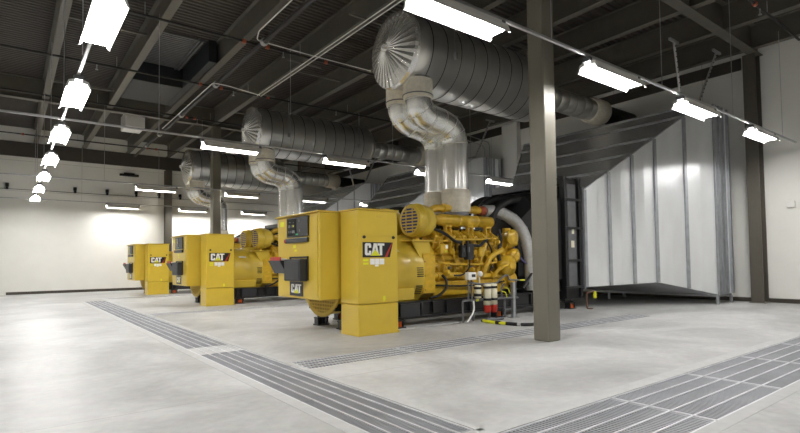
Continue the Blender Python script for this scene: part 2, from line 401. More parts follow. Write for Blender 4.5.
# ------------------------------------------------------------------ generator set
def make_generator(label):
    G = thing('generator_set', label, 'generator', (8.0, YC, 0), 'yellow diesel generators')
    y0 = YC
    # --- skid base on isolators
    mb = MB()
    for s in (-1, 1):
        y = y0 + s * 1.02
        mb.box(5.75, 11.9, y - .07, y + .07, .16, .20, .004); mb.box(5.75, 11.9, y - .07, y + .07, .46, .50, .004); mb.box(5.75, 11.9, y - .02, y + .02, .2, .46)
        for k in range(9): mb.box(5.95 + .7 * k, 5.97 + .7 * k, y - .065, y + .065, .2, .46)
    for k in range(6): mb.box(5.78 + 1.2 * k, 5.92 + 1.2 * k, y0 - 1, y0 + 1, .2, .44)
    mb.box(4.95, 5.8, y0 - .55, y0 - .43, .36, .5); mb.box(4.95, 5.8, y0 + .43, y0 + .55, .36, .5)
    for s in (-1, 1): mb.box(5.14, 5.26, y0 + s * .49 - .06, y0 + s * .49 + .06, .16, .4)
    sk = mb.build('skid_base', 'black', G)
    MB().box(6.1, 6.6, y0 - 1.112, y0 - 1.09, .2, .46, .004).build('side_pocket', 'plast', sk)
    MB().box(6.95, 7.2, y0 - 1.12, y0 - 1.09, .24, .47, .004).build('side_pocket', 'black', sk)
    for x, ys_ in ((6.02, (-1.1, 1.1)), (8.9, (-1.1, 1.1)), (11.75, (-1.1, 1.1)), (5.2, (-.49, .49))):
        for s in ys_:
            y = y0 + s
            mb = MB(); mb.box(x - .14, x + .14, y - .11, y + .11, 0, .022, .003).mat(0)
            mb.box(x - .12, x - .09, y - .08, y + .08, .022, .17); mb.box(x + .09, x + .12, y - .08, y + .08, .022, .17); mb.box(x - .13, x + .13, y - .09, y + .09, .135, .16)
            mb.mat(1 if x > 5.5 else 0).cyl((x - .035, y - .03, .022), (x - .035, y - .03, .135), .036, 10).cyl((x + .04, y - .03, .022), (x + .04, y - .03, .135), .036, 10)
            mb.mat(2).cyl((x + .105, y - .095, .02), (x + .105, y - .095, .05), .015, 8)
            mb.build('vibration_isolator', ['black', 'orange', 'strut'], sk)
    # --- alternator
    cz = 1.05
    al = MB().lathe([(.60, 5.02), (.74, 5.05), (.785, 5.12), (.785, 5.3), (.79, 5.62), (.81, 5.64), (.81, 5.72), (.79, 5.74), (.79, 6.55), (.83, 6.57), (.83, 6.68), (.85, 6.7), (.85, 6.95)], (0, y0, cz), (1, 0, 0), 48)
    for s in (-1, 1): al.box(5.6, 6.7, y0 + s * .7 - .1, y0 + s * .7 + .1, .5, .75, .01)
    al.box(5.75, 6.25, y0 - .3, y0 + .3, 1.82, 1.95, .02)
    al = al.build('alternator', 'yellow', G)
    mb = MB()
    for k in range(23):     # perforated guard on the end
        z = cz - .77 + .07 * k; hw = math.sqrt(max(0, .8 ** 2 - (z - cz) ** 2))
        mb.box(4.935, 4.952, y0 - hw, y0 + hw, z - .014, z + .014)
        yk = y0 - .77 + .07 * k; hz = math.sqrt(max(0, .8 ** 2 - (yk - y0) ** 2))
        mb.box(4.93, 4.946, yk - .012, yk + .012, cz - hz, cz + hz)
    mb.lathe([(.75, 0), (.83, 0), (.83, .04), (.75, .04), (.75, 0)], (4.93, y0, cz), (1, 0, 0), 36)
    mb.build('fan_guard', 'ydark', al)
    MB().cyl((4.956, y0, cz), (5.0, y0, cz), .77, 36).build('guard_shade_disc', 'black', al)  # black disc added to stand for the shaded inside behind the guard
    for a0 in (172, 198, 224, 316, 342, 8):     # dark vent slots round the drive end
        mb = MB()
        for q in range(5):
            a = math.radians(a0 + q * 3.0)
            y = y0 + .846 * math.cos(a); z = cz + .846 * math.sin(a)
            mb.box(6.74, 6.91, y - .012, y + .012, z - .010, z + .010, 0, Matrix.Rotation(a, 3, 'X'))
        mb.box(6.735, 6.74, y0 + .84 * math.cos(a), y0 + .845 * math.cos(a), z, z + .01)
        mb.build('vent_slot', 'black', al)
    MB().box(6.18, 6.42, y0 - .615, y0 - .609, 1.5, 1.6, 0, Matrix.Rotation(math.radians(-51), 3, 'X')).build('rating_plate', 'paper', al)
    # --- control cabinet (overhangs the aisle)
    c = .012
    mb = MB().box(4.43, 5.0, y0 - .91, y0 + .92, .62, 2.235, c)
    mb.box(4.375, 5.02, y0 - .935, y0 + .945, 2.235, 2.262, .004)
    mb.box(4.415, 4.43, y0 - .84, y0 + .86, .69, 2.17, .004)
    cab = mb.build('control_cabinet', 'yellow', G)
    X = 4.415
    mb = MB().box(X - .035, X, y0 - .53, y0 + .39, 1.815, 2.20, .006)
    mb.mat(1).box(X - .039, X - .035, y0 - .03, y0 + .35, 1.84, 2.17)
    mb.mat(2)
    for (a, z, w, h) in ((.25, 2.03, .10, .05), (.12, 2.03, .05, .05), (.27, 1.92, .04, .04), (.19, 1.92, .04, .04), (.07, 1.92, .12, .05), (.22, 2.11, .06, .02), (-.19, 2.12, .05, .04), (-.21, 1.93, .04, .04), (.06, 2.1, .05, .02)):
        mb.box(X - .043, X - .035, y0 + a - w / 2, y0 + a + w / 2, z - h / 2, z + h / 2)
    mb.mat(3).box(X - .043, X - .035, y0 - .13, y0 - .04, 1.845, 1.875)
    mb.mat(4).box(X - .041, X - .035, y0 + .05, y0 + .09, 2.01, 2.05)
    mb.mat(1).box(X - .04, X - .035, y0 - .06, y0 - .055, 1.83, 2.19)
    mb.build('control_panel', ['plast', 'screen', 'steelgrey', 'green', 'lime'], cab)
    MB().box(X - .05, X, y0 - .53, y0 + .45, 1.70, 1.79, .01).build('indicator_strip', 'plast', cab)
    MB().cyl((X - .055, y0 + .44, 1.745), (X, y0 + .44, 1.745), .04, 14).build('emergency_stop_button', 'red', cab)
    def wedge(ya, yb, z0_, z1_, d0, d1):
        m_ = MB(); return m_.prism([(X, z0_), (X - d0, z0_), (X - d1, z1_), (X, z1_)], 'y', ya, yb)
    p = wedge(y0 + .36, y0 + .93, 1.10, 1.36, .06, .20)
    dh = p.build('document_holder', 'plast', cab)
    mb = MB().box(X - .15, X - .03, y0 + .40, y0 + .90, 1.3, 1.40, .004); mb.mat(1).box(X - .17, X - .15, y0 + .40, y0 + .90, 1.33, 1.43, .003)
    mb.build('documents', ['paper', 'red'], dh)
    mb = MB().box(X - .16, X, y0 - .47, y0 + .25, .96, 1.38, .015)
    mb.box(X - .17, X - .16, y0 - .42, y0 + .2, 1.0, 1.34, .004)
    for (a, b, z0_, z1_) in ((-.5, .28, 1.40, 1.43), (-.5, -.47, .98, 1.42), (.25, .28, .98, 1.42)): mb.box(X - .03, X, y0 + a, y0 + b, z0_, z1_)
    mb.build('breaker_cover', 'plast', cab)
    mb = MB().box(X - .008, X, y0 - .27, y0 + .31, .665, .945, .002)
    letters(mb, lambda a, b, d: (X - .008 - d, a, b), y0 + .24, .725, -.44, .17, .004, 1, 2)
    mb.build('logo', ['black', 'white', 'lime'], cab)
    for (a, b, z0_, z1_) in ((.58, .76, 2.05, 2.15), (.04, .16, 1.6, 1.66), (0, .1, 1.53, 1.57)): MB().box(X - .004, X, y0 + a, y0 + b, z0_, z1_).build('warning_sticker', 'lime', cab)
    # --- terminal cabinet standing on the floor
    ya, yb = y0 - 1.6, y0 - 1.0
    mb = MB().box(4.81, 5.68, ya, yb, .56, 2.235, c); mb.box(4.785, 5.705, ya - .022, yb, 2.235, 2.262, .004)
    mb.box(5.0, 5.6, yb, y0 - .7, .7, 2.2)
    mb.box(4.81, 5.68, ya, yb, .03, .55, c).box(4.80, 5.69, ya - .008, yb, 0, .05, .004)
    mb.box(4.835, 5.655, ya - .008, ya, .60, 1.775, .003).box(4.835, 5.655, ya - .008, ya, 1.785, 2.21, .003)
    for x in (4.85, 5.64): mb.box(x - .014, x + .014, ya - .004, ya, .09, .5, .002)
    tc = mb.build('terminal_cabinet', 'yellow', G)
    for x in (4.93, 5.57): MB().cyl((x, ya - .03, 1.75), (x, ya, 1.75), .028, 12).build('latch', 'rubber', tc)
    MB().box(5.2, 5.34, ya - .014, ya - .008, 2.11, 2.145, .003).build('handle_slot', 'ydark', tc)
    yf = ya - .008
    mb = MB(); mb.prism([(4.9, 1.39), (5.49, 1.39), (5.56, 1.66), (4.9, 1.66)], 'y', yf - .006, yf)
    mb.mat(3).prism([(5.37, 1.392), (5.43, 1.392), (5.545, 1.655), (5.535, 1.655)], 'y', yf - .009, yf - .006)
    letters(mb, lambda a, b, d: (a, yf - .006 - d, b), 4.945, 1.425, .42, .215, .004, 1, 2)
    mb.build('logo', ['black', 'white', 'lime', 'red'], tc)
    mb = MB()
    for k in range(3): mb.box(5.06 + .105 * k, 5.155 + .105 * k, yf - .003, yf, 1.26, 1.365)
    mb.box(5.16, 5.24, yf - .003, yf, 1.225, 1.255)
    mb.build('data_label', 'paper', tc)
    for (a, b, z0_, z1_) in ((4.91, 5.02, 1.32, 1.355), (4.91, 5.02, 1.26, 1.295), (5.33, 5.38, .6, .69)): MB().box(a, b, yf - .003, yf, z0_, z1_).build('warning_sticker', 'lime', tc)
    # --- engine
    mb = MB()
    mb.prism([(y0 - .80, .62), (y0 - .80, 1.45), (y0 - .62, 1.72), (y0 + .62, 1.72), (y0 + .80, 1.45), (y0 + .80, .62), (y0 + .5, .5), (y0 - .5, .5)], 'x', 6.95, 7.28)
    mb.prism([(y0 - .52, .80), (y0 - .56, 1.35), (y0 - .72, 1.5), (y0 - .40, 1.78), (y0 + .40, 1.78), (y0 + .72, 1.5), (y0 + .56, 1.35), (y0 + .52, .80)], 'x', 7.28, 9.55)
    mb.prism([(y0 - .72, .55), (y0 - .78, .86), (y0 + .78, .86), (y0 + .72, .55)], 'x', 7.28, 9.45)
    mb.box(9.55, 9.8, y0 - .7, y0 + .7, .6, 1.75, .03)
    for k in range(10):
        for z in (.70, 1.0, 1.3): mb.cyl((7.0, y0 - .83, z), (7.0, y0 - .79, z), .018, 6) if k == 0 else None
        mb.cyl((7.36 + .22 * k, y0 - .80, .83), (7.36 + .22 * k, y0 - .76, .83), .018, 6)
    eng = mb.build('engine_block', 'yellow2', G)
    mb = MB().box(7.3, 9.4, y0 - .55, y0 + .55, .42, .56, .03); mb.build('oil_pan', 'yellow2', eng)
    for s in (-1, 1):       # cylinder heads, six a side
        for k in range(6):
            x = 7.47 + .355 * k
            R = Matrix.Rotation(s * math.radians(-28), 3, 'X')
            m_ = MB(); o_ = (x, y0 + s * .5, 1.72)
            m_.box(x - .155, x + .155, y0 + s * .5 - .22, y0 + s * .5 + .22, 1.52, 1.83, .025, R, o_)
            m_.box(x - .135, x + .135, y0 + s * .5 - .19, y0 + s * .5 + .19, 1.83, 1.98, .03, R, o_)
            for dx in (-.11, .11):
                for dy in (-.15, .15): m_.cyl(Vector(o_) + R @ Vector((dx, dy, .25)), Vector(o_) + R @ Vector((dx, dy, .285)), .018, 6)
            m_.cyl((x, y0 + s * .70, 1.55), (x, y0 + s * .79, 1.50), .06, 10)
            m_.build('cylinder_head', 'yellow2', eng)
            m_ = MB().lathe([(.0, -.05), (.10, -.05), (.115, -.03), (.115, .0)], (x, y0 + s * .585, 1.15), (0, -s, 0), 14)
            m_.box(x - .14, x + .14, y0 + s * .575 - .025, y0 + s * .575 + .025, 1.0, 1.3, .02)
            for dx in (-.105, .105):
                for dz in (-.115, .115): m_.cyl((x + dx, y0 + s * .6, 1.15 + dz), (x + dx, y0 + s * .625, 1.15 + dz), .015, 6)
            m_.build('side_cover', 'yellow2', eng)
    for s in (-1, 1):
        mb = MB().tube([(7.35, y0 + s * .64, 1.40), (9.5, y0 + s * .64, 1.40)], .045, 10)
        for k in range(6): mb.tube([(7.55 + .355 * k, y0 + s * .64, 1.40), (7.55 + .355 * k, y0 + s * .76, 1.46), (7.55 + .355 * k, y0 + s * .72, 1.62)], .022, 6, .05)
        mb.build('fuel_rail', 'yellow2', eng)
        mb = MB().tube([(7.3, y0 + s * .70, .98), (8.1, y0 + s * .72, .98), (8.2, y0 + s * .72, .94), (9.5, y0 + s * .72, .94)], .075, 12)
        for x in (7.42, 7.62, 7.95, 8.3, 8.7, 9.1): mb.cyl((x - .03, y0 + s * .71, .965), (x + .03, y0 + s * .71, .965), .10, 12)
        mb.build('oil_gallery_pipe', 'yellow2', eng)
        # intake tube with saddles, and upper coolant pipe
        mb = MB().lathe([(.09, 7.42), (.10, 7.55), (.135, 7.62), (.135, 8.15), (.14, 8.15), (.14, 8.2), (.135, 8.2), (.135, 8.75), (.14, 8.75), (.14, 8.8), (.135, 8.8), (.135, 9.28), (.11, 9.32), (0, 9.33)], (0, y0 + s * .58, 2.24), (1, 0, 0), 20)
        mb.build('intake_pipe', 'yellow2', G)
        for x in (7.85, 8.55, 9.15):
            m_ = MB()
            for dx in (-.07, .07): m_.box(x + dx - .02, x + dx + .02, y0 + s * .60 - .05, y0 + s * .60 + .05, 1.85, 2.15, .008)
            m_.box(x - .10, x + .10, y0 + s * .60 - .06, y0 + s * .60 + .06, 2.08, 2.13, .008); m_.build('pipe_saddle', 'yellow2', eng)
        # air cleaner
        ay = y0 + s * .58
        mb = MB().lathe([(.31, 6.78), (.35, 6.79), (.36, 6.81), (.36, 6.93), (.378, 6.93), (.378, 6.98), (.36, 6.98), (.36, 7.1), (.33, 7.22), (.22, 7.36), (.10, 7.44)], (0, ay, 2.19), (1, 0, 0), 40)
        mb.box(6.9, 7.0, ay - .05, ay + .05, 1.76, 1.9, .01)
        ac = mb.build('air_cleaner', 'yellow', G)
        mb = MB()
        for k in range(8):
            z = 2.19 - .242 + .069 * k; hw = math.sqrt(.29 ** 2 - (z - 2.19) ** 2)
            mb.box(6.762, 6.795, ay - hw, ay + hw, z - .019, z + .019, .004)
        mb.build('filter_slots', 'blue', ac)
        mb = MB()
        for dy in (-.11, .11): mb.box(6.752, 6.762, ay + dy - .014, ay + dy + .014, 1.92, 2.46, .002)
        mb.lathe([(.285, 0), (.34, 0), (.34, .03), (.285, .03), (.285, 0)], (6.76, ay, 2.19), (1, 0, 0), 36)
        for k in range(10): a = 2 * PI * k / 10; mb.cyl((6.75, ay + .31 * math.cos(a), 2.19 + .31 * math.sin(a)), (6.76, ay + .31 * math.cos(a), 2.19 + .31 * math.sin(a)), .014, 6)
        mb.build('grille', 'yellow', ac)
        mb = MB().box(6.62, 7.25, ay - .26, ay + .26, 1.735, 1.765, .004)
        mb.prism([(6.68, 1.735), (7.15, 1.735), (7.25, 1.0), (7.1, 1.0)], 'y', ay - .2, ay - .17).prism([(6.68, 1.735), (7.15, 1.735), (7.25, 1.0), (7.1, 1.0)], 'y', ay + .17, ay + .2)
        mb.build('air_cleaner_bracket', 'yellow', G)
    # upper coolant pipe on the near side, with reddish coupling and silver sleeve
    mb = MB().tube([(7.45, y0 - .42, 2.42), (7.62, y0 - .42, 2.52), (8.05, y0 - .42, 2.54), (9.05, y0 - .44, 2.53)], .085, 14, .12)
    for x in (7.9, 8.45, 8.92): mb.cyl((x - .03, y0 - .43, 2.535), (x + .03, y0 - .43, 2.535), .105, 14)
    mb.build('coolant_pipe', 'yellow2', G)
    MB().lathe([(.10, 0), (.115, .03), (.115, .17), (.10, .2)], (9.05, y0 - .44, 2.53), (1, 0, 0), 16).build('coupling', 'copper', G)
    mb = MB().tube([(9.22, y0 - .44, 2.53), (9.75, y0 - .5, 2.54), (10.2, y0 - .72, 2.25), (10.3, y0 - .95, 1.6), (10.3, y0 - 1.0, .55)], .15, 16, .4)
    for k in (1, 5, 9, 13, 17, 21):
        if k < len(mb.path) - 1:
            p, t_ = mb.path[k], mb.tan[k]; m2 = p + t_ * .02; mb.cyl(p - t_ * .02, m2, .158, 16)
    mb.build('insulated_coolant_hose', 'foil', G)
    mb = MB().tube([(9.5, y0 - .62, 1.95), (9.8, y0 - .72, 1.85), (10.0, y0 - .85, 1.4), (10.15, y0 - .98, 1.2), (10.5, y0 - 1.1, 1.12)], .022, 8, .2)
    mb.build('drain_hose', 'violet', G)
    # electronic control box and harness
    mb = MB().box(7.98, 8.12, y0 - .92, y0 - .80, 1.38, 1.66, .012).box(8.14, 8.34, y0 - .95, y0 - .80, 1.33, 1.70, .012)
    for x in (8.02, 8.19, 8.28): mb.cyl((x, y0 - .87, 1.66), (x, y0 - .87, 1.76), .028, 10)
    mb.mat(1).box(8.17, 8.20, y0 - .953, y0 - .95, 1.5, 1.62).box(8.04, 8.06, y0 - .923, y0 - .92, 1.5, 1.6)
    mb.build('control_module', ['rubber', 'steelgrey'], G)
    mb = MB().tube([(7.25, y0 - .78, 2.02), (7.55, y0 - .85, 1.92), (7.8, y0 - .88, 1.74), (8.0, y0 - .88, 1.72)], .035, 8, .15)
    mb.tube([(8.34, y0 - .88, 1.66), (8.6, y0 - .88, 1.64), (8.75, y0 - .86, 1.74), (8.95, y0 - .8, 1.82)], .035, 8, .12)
    mb.tube([(8.24, y0 - .9, 1.34), (8.24, y0 - .9, 1.15), (8.05, y0 - .88, .98), (7.8, y0 - .86, .98)], .02, 8, .12)
    mb.tube([(9.35, y0 - .8, 2.05), (9.38, y0 - .85, 1.8), (9.25, y0 - .85, 1.5), (9.3, y0 - .85, 1.3)], .04, 8, .12)
    mb.build('wiring_harness', 'rubber', G)
    mb = MB().tube([(7.45, y0 - .84, 1.0), (7.5, y0 - .92, .9), (7.48, y0 - .95, .72), (7.25, y0 - .98, .57), (6.95, y0 - 1.0, .53)], .03, 8, .14)
    mb.build('oil_drain_hose', 'rubber', G)
    # front end plumbing
    mb = MB()
    mb.lathe([(.16, 0), (.17, .03), (.17, .3), (.10, .34)], (9.6, y0 - .68, 1.75), (1, 0, 0), 16)
    mb.box(9.62, 9.98, y0 - .88, y0 - .6, 1.66, 2.0, .04).cyl((9.72, y0 - .72, 1.98), (9.72, y0 - .72, 2.1), .1, 14)
    mb.lathe([(.1, 0), (.16, .03), (.16, .14), (.2, .16), (.2, .2), (.06, .22)], (9.66, y0 - .78, 1.86), (0, -1, 0), 16)
    mb.build('thermostat_housing', 'yellow2', G)
    mb = MB().lathe([(.23, 0), (.25, .04), (.25, .22), (.14, .27), (.1, .33)], (9.55, y0 - .72, 1.18), (0, -1, .0), 18)
    mb.lathe([(.16, 0), (.18, .02), (.18, .2), (.1, .25)], (9.88, y0 - .66, 1.42), (0, -1, 0), 14)
    mb.box(9.4, 9.95, y0 - .8, y0 - .5, .7, 1.05, .05).lathe([(.12, 0), (.15, .02), (.15, .1), (.08, .12)], (9.72, y0 - .8, .85), (0, -1, 0), 14)
    mb.build('water_pump', 'yellow2', G)
    mb = MB().tube([(8.72, y0 - .82, .95), (8.78, y0 - .9, 1.2), (8.95, y0 - .92, 1.42), (9.35, y0 - .9, 1.56)], .06, 12, .15)
    mb.tube([(8.6, y0 - .75, 1.0), (8.72, y0 - .85, 1.45), (8.9, y0 - .8, 1.72)], .035, 10, .1)
    mb.tube([(9.05, y0 - .85, .9), (9.15, y0 - .94, 1.1), (9.45, y0 - .98, 1.2)], .045, 10, .12)
    mb.build('water_pipe', 'yellow2', G)
    mb = MB()
    for (x, z, r, h) in ((7.62, 1.02, .07, .16), (8.42, 1.08, .06, .14), (8.55, 1.3, .05, .12), (9.15, 1.3, .06, .15), (9.3, 1.72, .06, .14)):
        MB().lathe([(r * .7, 0), (r, .01), (r, h), (r * .5, h + .03)], (x, y0 - .7, z), (0, -1, .2), 12).build('fuel_pump', 'yellow2', eng)
    MB().box(7.4, 7.62, y0 - .86, y0 - .72, 1.46, 1.68, .02).build('junction_cover', 'yellow2', eng); MB().box(8.62, 8.8, y0 - .86, y0 - .72, 1.40, 1.62, .02).build('junction_cover', 'yellow2', eng)
    MB().box(7.54, 7.61, y0 - .865, y0 - .86, 1.58, 1.66).build('label_plate', 'paper', eng); MB().box(7.53, 7.6, y0 - .865, y0 - .86, 1.5, 1.54).build('label_plate', 'lime', eng)
    rnd = random.Random(7)
    for q in range(6):
        x = 7.47 + .355 * q
        # black box painting the shade between heads, bolt ring and pipe elbows per cylinder
        MB().box(x + .157, x + .198, y0 - .68, y0 - .46, 1.5, 1.86, .004).build('head_gap_shade', 'black', eng)
        m_ = MB()
        m_.lathe([(.10, 0), (.10, .006)], (x, y0 - .633, 1.15), (0, 1, 0), 14)
        for b in range(8):
            a = 2 * PI * b / 8; m_.cyl((x + .085 * math.cos(a), y0 - .64, 1.15 + .085 * math.sin(a)), (x + .085 * math.cos(a), y0 - .625, 1.15 + .085 * math.sin(a)), .011, 6)
        m_.lathe([(.03, 0), (.035, .01), (.035, .05), (.02, .06)], (x, y0 - .63, 1.15), (0, -1, 0), 10)
        m_.build('cover_bolts', 'steelgrey' if q % 2 else 'yellow2', eng)
        m_ = MB().tube([(x - .1, y0 - .72, 1.56), (x - .1, y0 - .82, 1.6), (x - .06, y0 - .84, 1.8), (x - .02, y0 - .66, 1.98)], .018, 8, .06)
        m_.tube([(x + .08, y0 - .64, 1.0), (x + .1, y0 - .76, 1.04), (x + .1, y0 - .78, 1.3), (x + .04, y0 - .74, 1.48)], .016, 8, .06)
        m_.build('injector_line', 'yellow2', eng)
        m_ = MB().box(x - .17, x + .17, y0 - .645, y0 - .56, 1.33, 1.36, .004); m_.build('block_rib', 'yellow2', eng)
        if q in (1, 3, 4):
            m_ = MB().lathe([(.03, 0), (.05, .01), (.05, .12), (.03, .14)], (x + .17, y0 - .7, 1.2), (0, -1, .1), 12).box(x + .13, x + .21, y0 - .78, y0 - .7, 1.24, 1.36, .01)
            m_.build('actuator', 'yellow2', eng)
    for (pts, rr, mt) in (([(7.3, y0 - .8, .78), (8.0, y0 - .82, .74), (9.0, y0 - .82, .74), (9.5, y0 - .8, .8)], .02, 'rubber'), ([(8.85, y0 - .8, 1.8), (9.0, y0 - .86, 1.62), (9.08, y0 - .84, 1.3), (9.0, y0 - .8, 1.05)], .022, 'rubber'),
                          ([(7.35, y0 - .8, 1.3), (7.6, y0 - .86, 1.24), (8.1, y0 - .84, 1.22), (8.6, y0 - .86, 1.22), (9.2, y0 - .84, 1.26)], .026, 'yellow2'), ([(7.35, y0 - .8, 1.72), (7.7, y0 - .84, 1.78), (8.6, y0 - .84, 1.8), (9.3, y0 - .8, 1.84)], .022, 'yellow2')):
        MB().tube(pts, rr, 8, .1).build('service_line', mt, eng)
    for dy, z in ((.82, 2.5), (.98, 2.4)):
        MB().tube([(6.98, y0 + dy, 1.7), (7.0, y0 + dy, z - .1), (7.3, y0 + dy, z + .06), (8.3, y0 + dy - .05, z + .1), (9.5, y0 + dy - .1, z + .1)], .085, 12, .2).build('breather_hose', 'rubber', G)
    # turbo and crossover between the banks (dark)
    mb = MB()
    for s in (-1, 1):
        mb.lathe([(.10, 0), (.2, .03), (.22, .12), (.16, .2), (.12, .32)], (7.62, y0 + s * .22, 2.18), (1, 0, 0), 18)
        mb.lathe([(.12, 0), (.2, .02), (.2, .14), (.12, .17)], (8.0, y0 + s * .22, 2.2), (1, 0, 0), 18)
    mb.tube([(7.5, y0, 1.95), (9.4, y0, 1.95)], .16, 14)
    for k in range(6): mb.tube([(7.5 + .36 * k, y0 - .45, 1.9), (7.5 + .36 * k, y0 - .2, 2.02), (7.5 + .36 * k, y0, 1.98)], .07, 8, .08)
    mb.build('exhaust_manifold', 'plast', G)
    # --- fan shroud, belt guard and radiator
    ry0, ry1 = y0 - 1.25, y0 + 1.25
    mb = MB()
    P = [(10.1, -.75, .75, .62, 2.55), (10.45, -.98, .98, .55, 2.98), (11.3, -1.2, 1.2, .5, 3.2)]
    vs = []
    for (x, a, b, z0_, z1_) in P:
        k = .3
        vs += [(x, y0 + a + k, z0_), (x, y0 + b - k, z0_), (x, y0 + b, z0_ + k), (x, y0 + b, z1_ - k), (x, y0 + b - k, z1_), (x, y0 + a + k, z1_), (x, y0 + a, z1_ - k), (x, y0 + a, z0_ + k)]
    fs = [list(range(8)), list(range(16, 24))] + [(8 * j + k, 8 * j + (k + 1) % 8, 8 * j + 8 + (k + 1) % 8, 8 * j + 8 + k) for j in range(2) for k in range(8)]
    mb.add(vs, fs).build('fan_shroud', 'black', G)
    mb = MB()
    for (yy_, z0_, x0_, x1_) in ((-.55, 2.55, 9.35, 11.0), (-.2, 2.62, 9.2, 11.0), (.2, 2.62, 9.2, 11.0), (.55, 2.55, 9.35, 11.0)):
        mb.tube([(x0_, y0 + yy_, z0_ - .25), (x0_ + .15, y0 + yy_, z0_ + .02), (x0_ + .6, y0 + yy_, z0_ + .28), (x1_, y0 + yy_, z0_ + .36)], .1, 12, .25)
    mb.build('charge_air_hose', 'rubber', G)
    mb = MB().tube([(9.9, y0 - 1.05, .62), (10.75, y0 - 1.1, 1.55)], .035, 8).tube([(10.05, y0 - 1.0, .62), (10.9, y0 - 1.05, 1.55)], .03, 8)
    mb.build('radiator_brace', 'black', G)
    mb = MB()
    mb.box(11.32, 12.05, ry0, ry0 + .05, .3, 3.45, .006)
    mb.box(11.32, 11.42, ry0 - .06, ry0 + .1, .3, 3.48, .006); mb.box(11.95, 12.05, ry0 - .06, ry0 + .1, .3, 3.48, .006)
    mb.box(11.32, 12.05, ry1 - .05, ry1, .3, 3.45, .006)
    mb.box(11.32, 12.05, ry0, ry1, 3.25, 3.45, .01); mb.box(11.32, 12.05, ry0, ry1, .26, .48, .01)
    for z in (.55, 1.25, 2.1, 2.85): mb.box(11.28, 12.05, ry0 - .09, ry0 - .05, z, z + .06, .004)
    for k in range(14): mb.cyl((11.37, ry0 - .07, .55 + .2 * k), (11.37, ry0 - .06, .55 + .2 * k), .016, 6); mb.cyl((12.0, ry0 - .07, .55 + .2 * k), (12.0, ry0 - .06, .55 + .2 * k), .016, 6)
    rad = mb.build('radiator', 'black', G)
    MB().box(11.5, 11.86, ry0 - .02, ry0, .6, 3.3, .004).build('side_plate', 'steelgrey', rad)
    MB().box(11.62, 11.76, ry0 - .024, ry0 - .02, 1.62, 1.8).box(11.66, 11.76, ry0 - .024, ry0 - .02, 1.98, 2.12).build('data_label', 'cream', rad)
    mb = MB()
    for k in range(46): mb.box(11.45, 11.93, ry0 + .06 + .052 * k, ry0 + .066 + .052 * k, .48, 3.25)
    mb.build('cooling_fins', 'plast', rad)
    return G
GL = ['yellow diesel generator nearest the camera, its silver exhaust pipes behind the steel column',
      'middle yellow diesel generator in the row, partly hidden by the nearest one',
      'farthest yellow diesel generator at the left, small beside the far white wall']
G0 = make_generator(GL[0])
for k in (1, 2): copy_tree(G0, (8.0, YC + OFF[k], 0), GL[k])

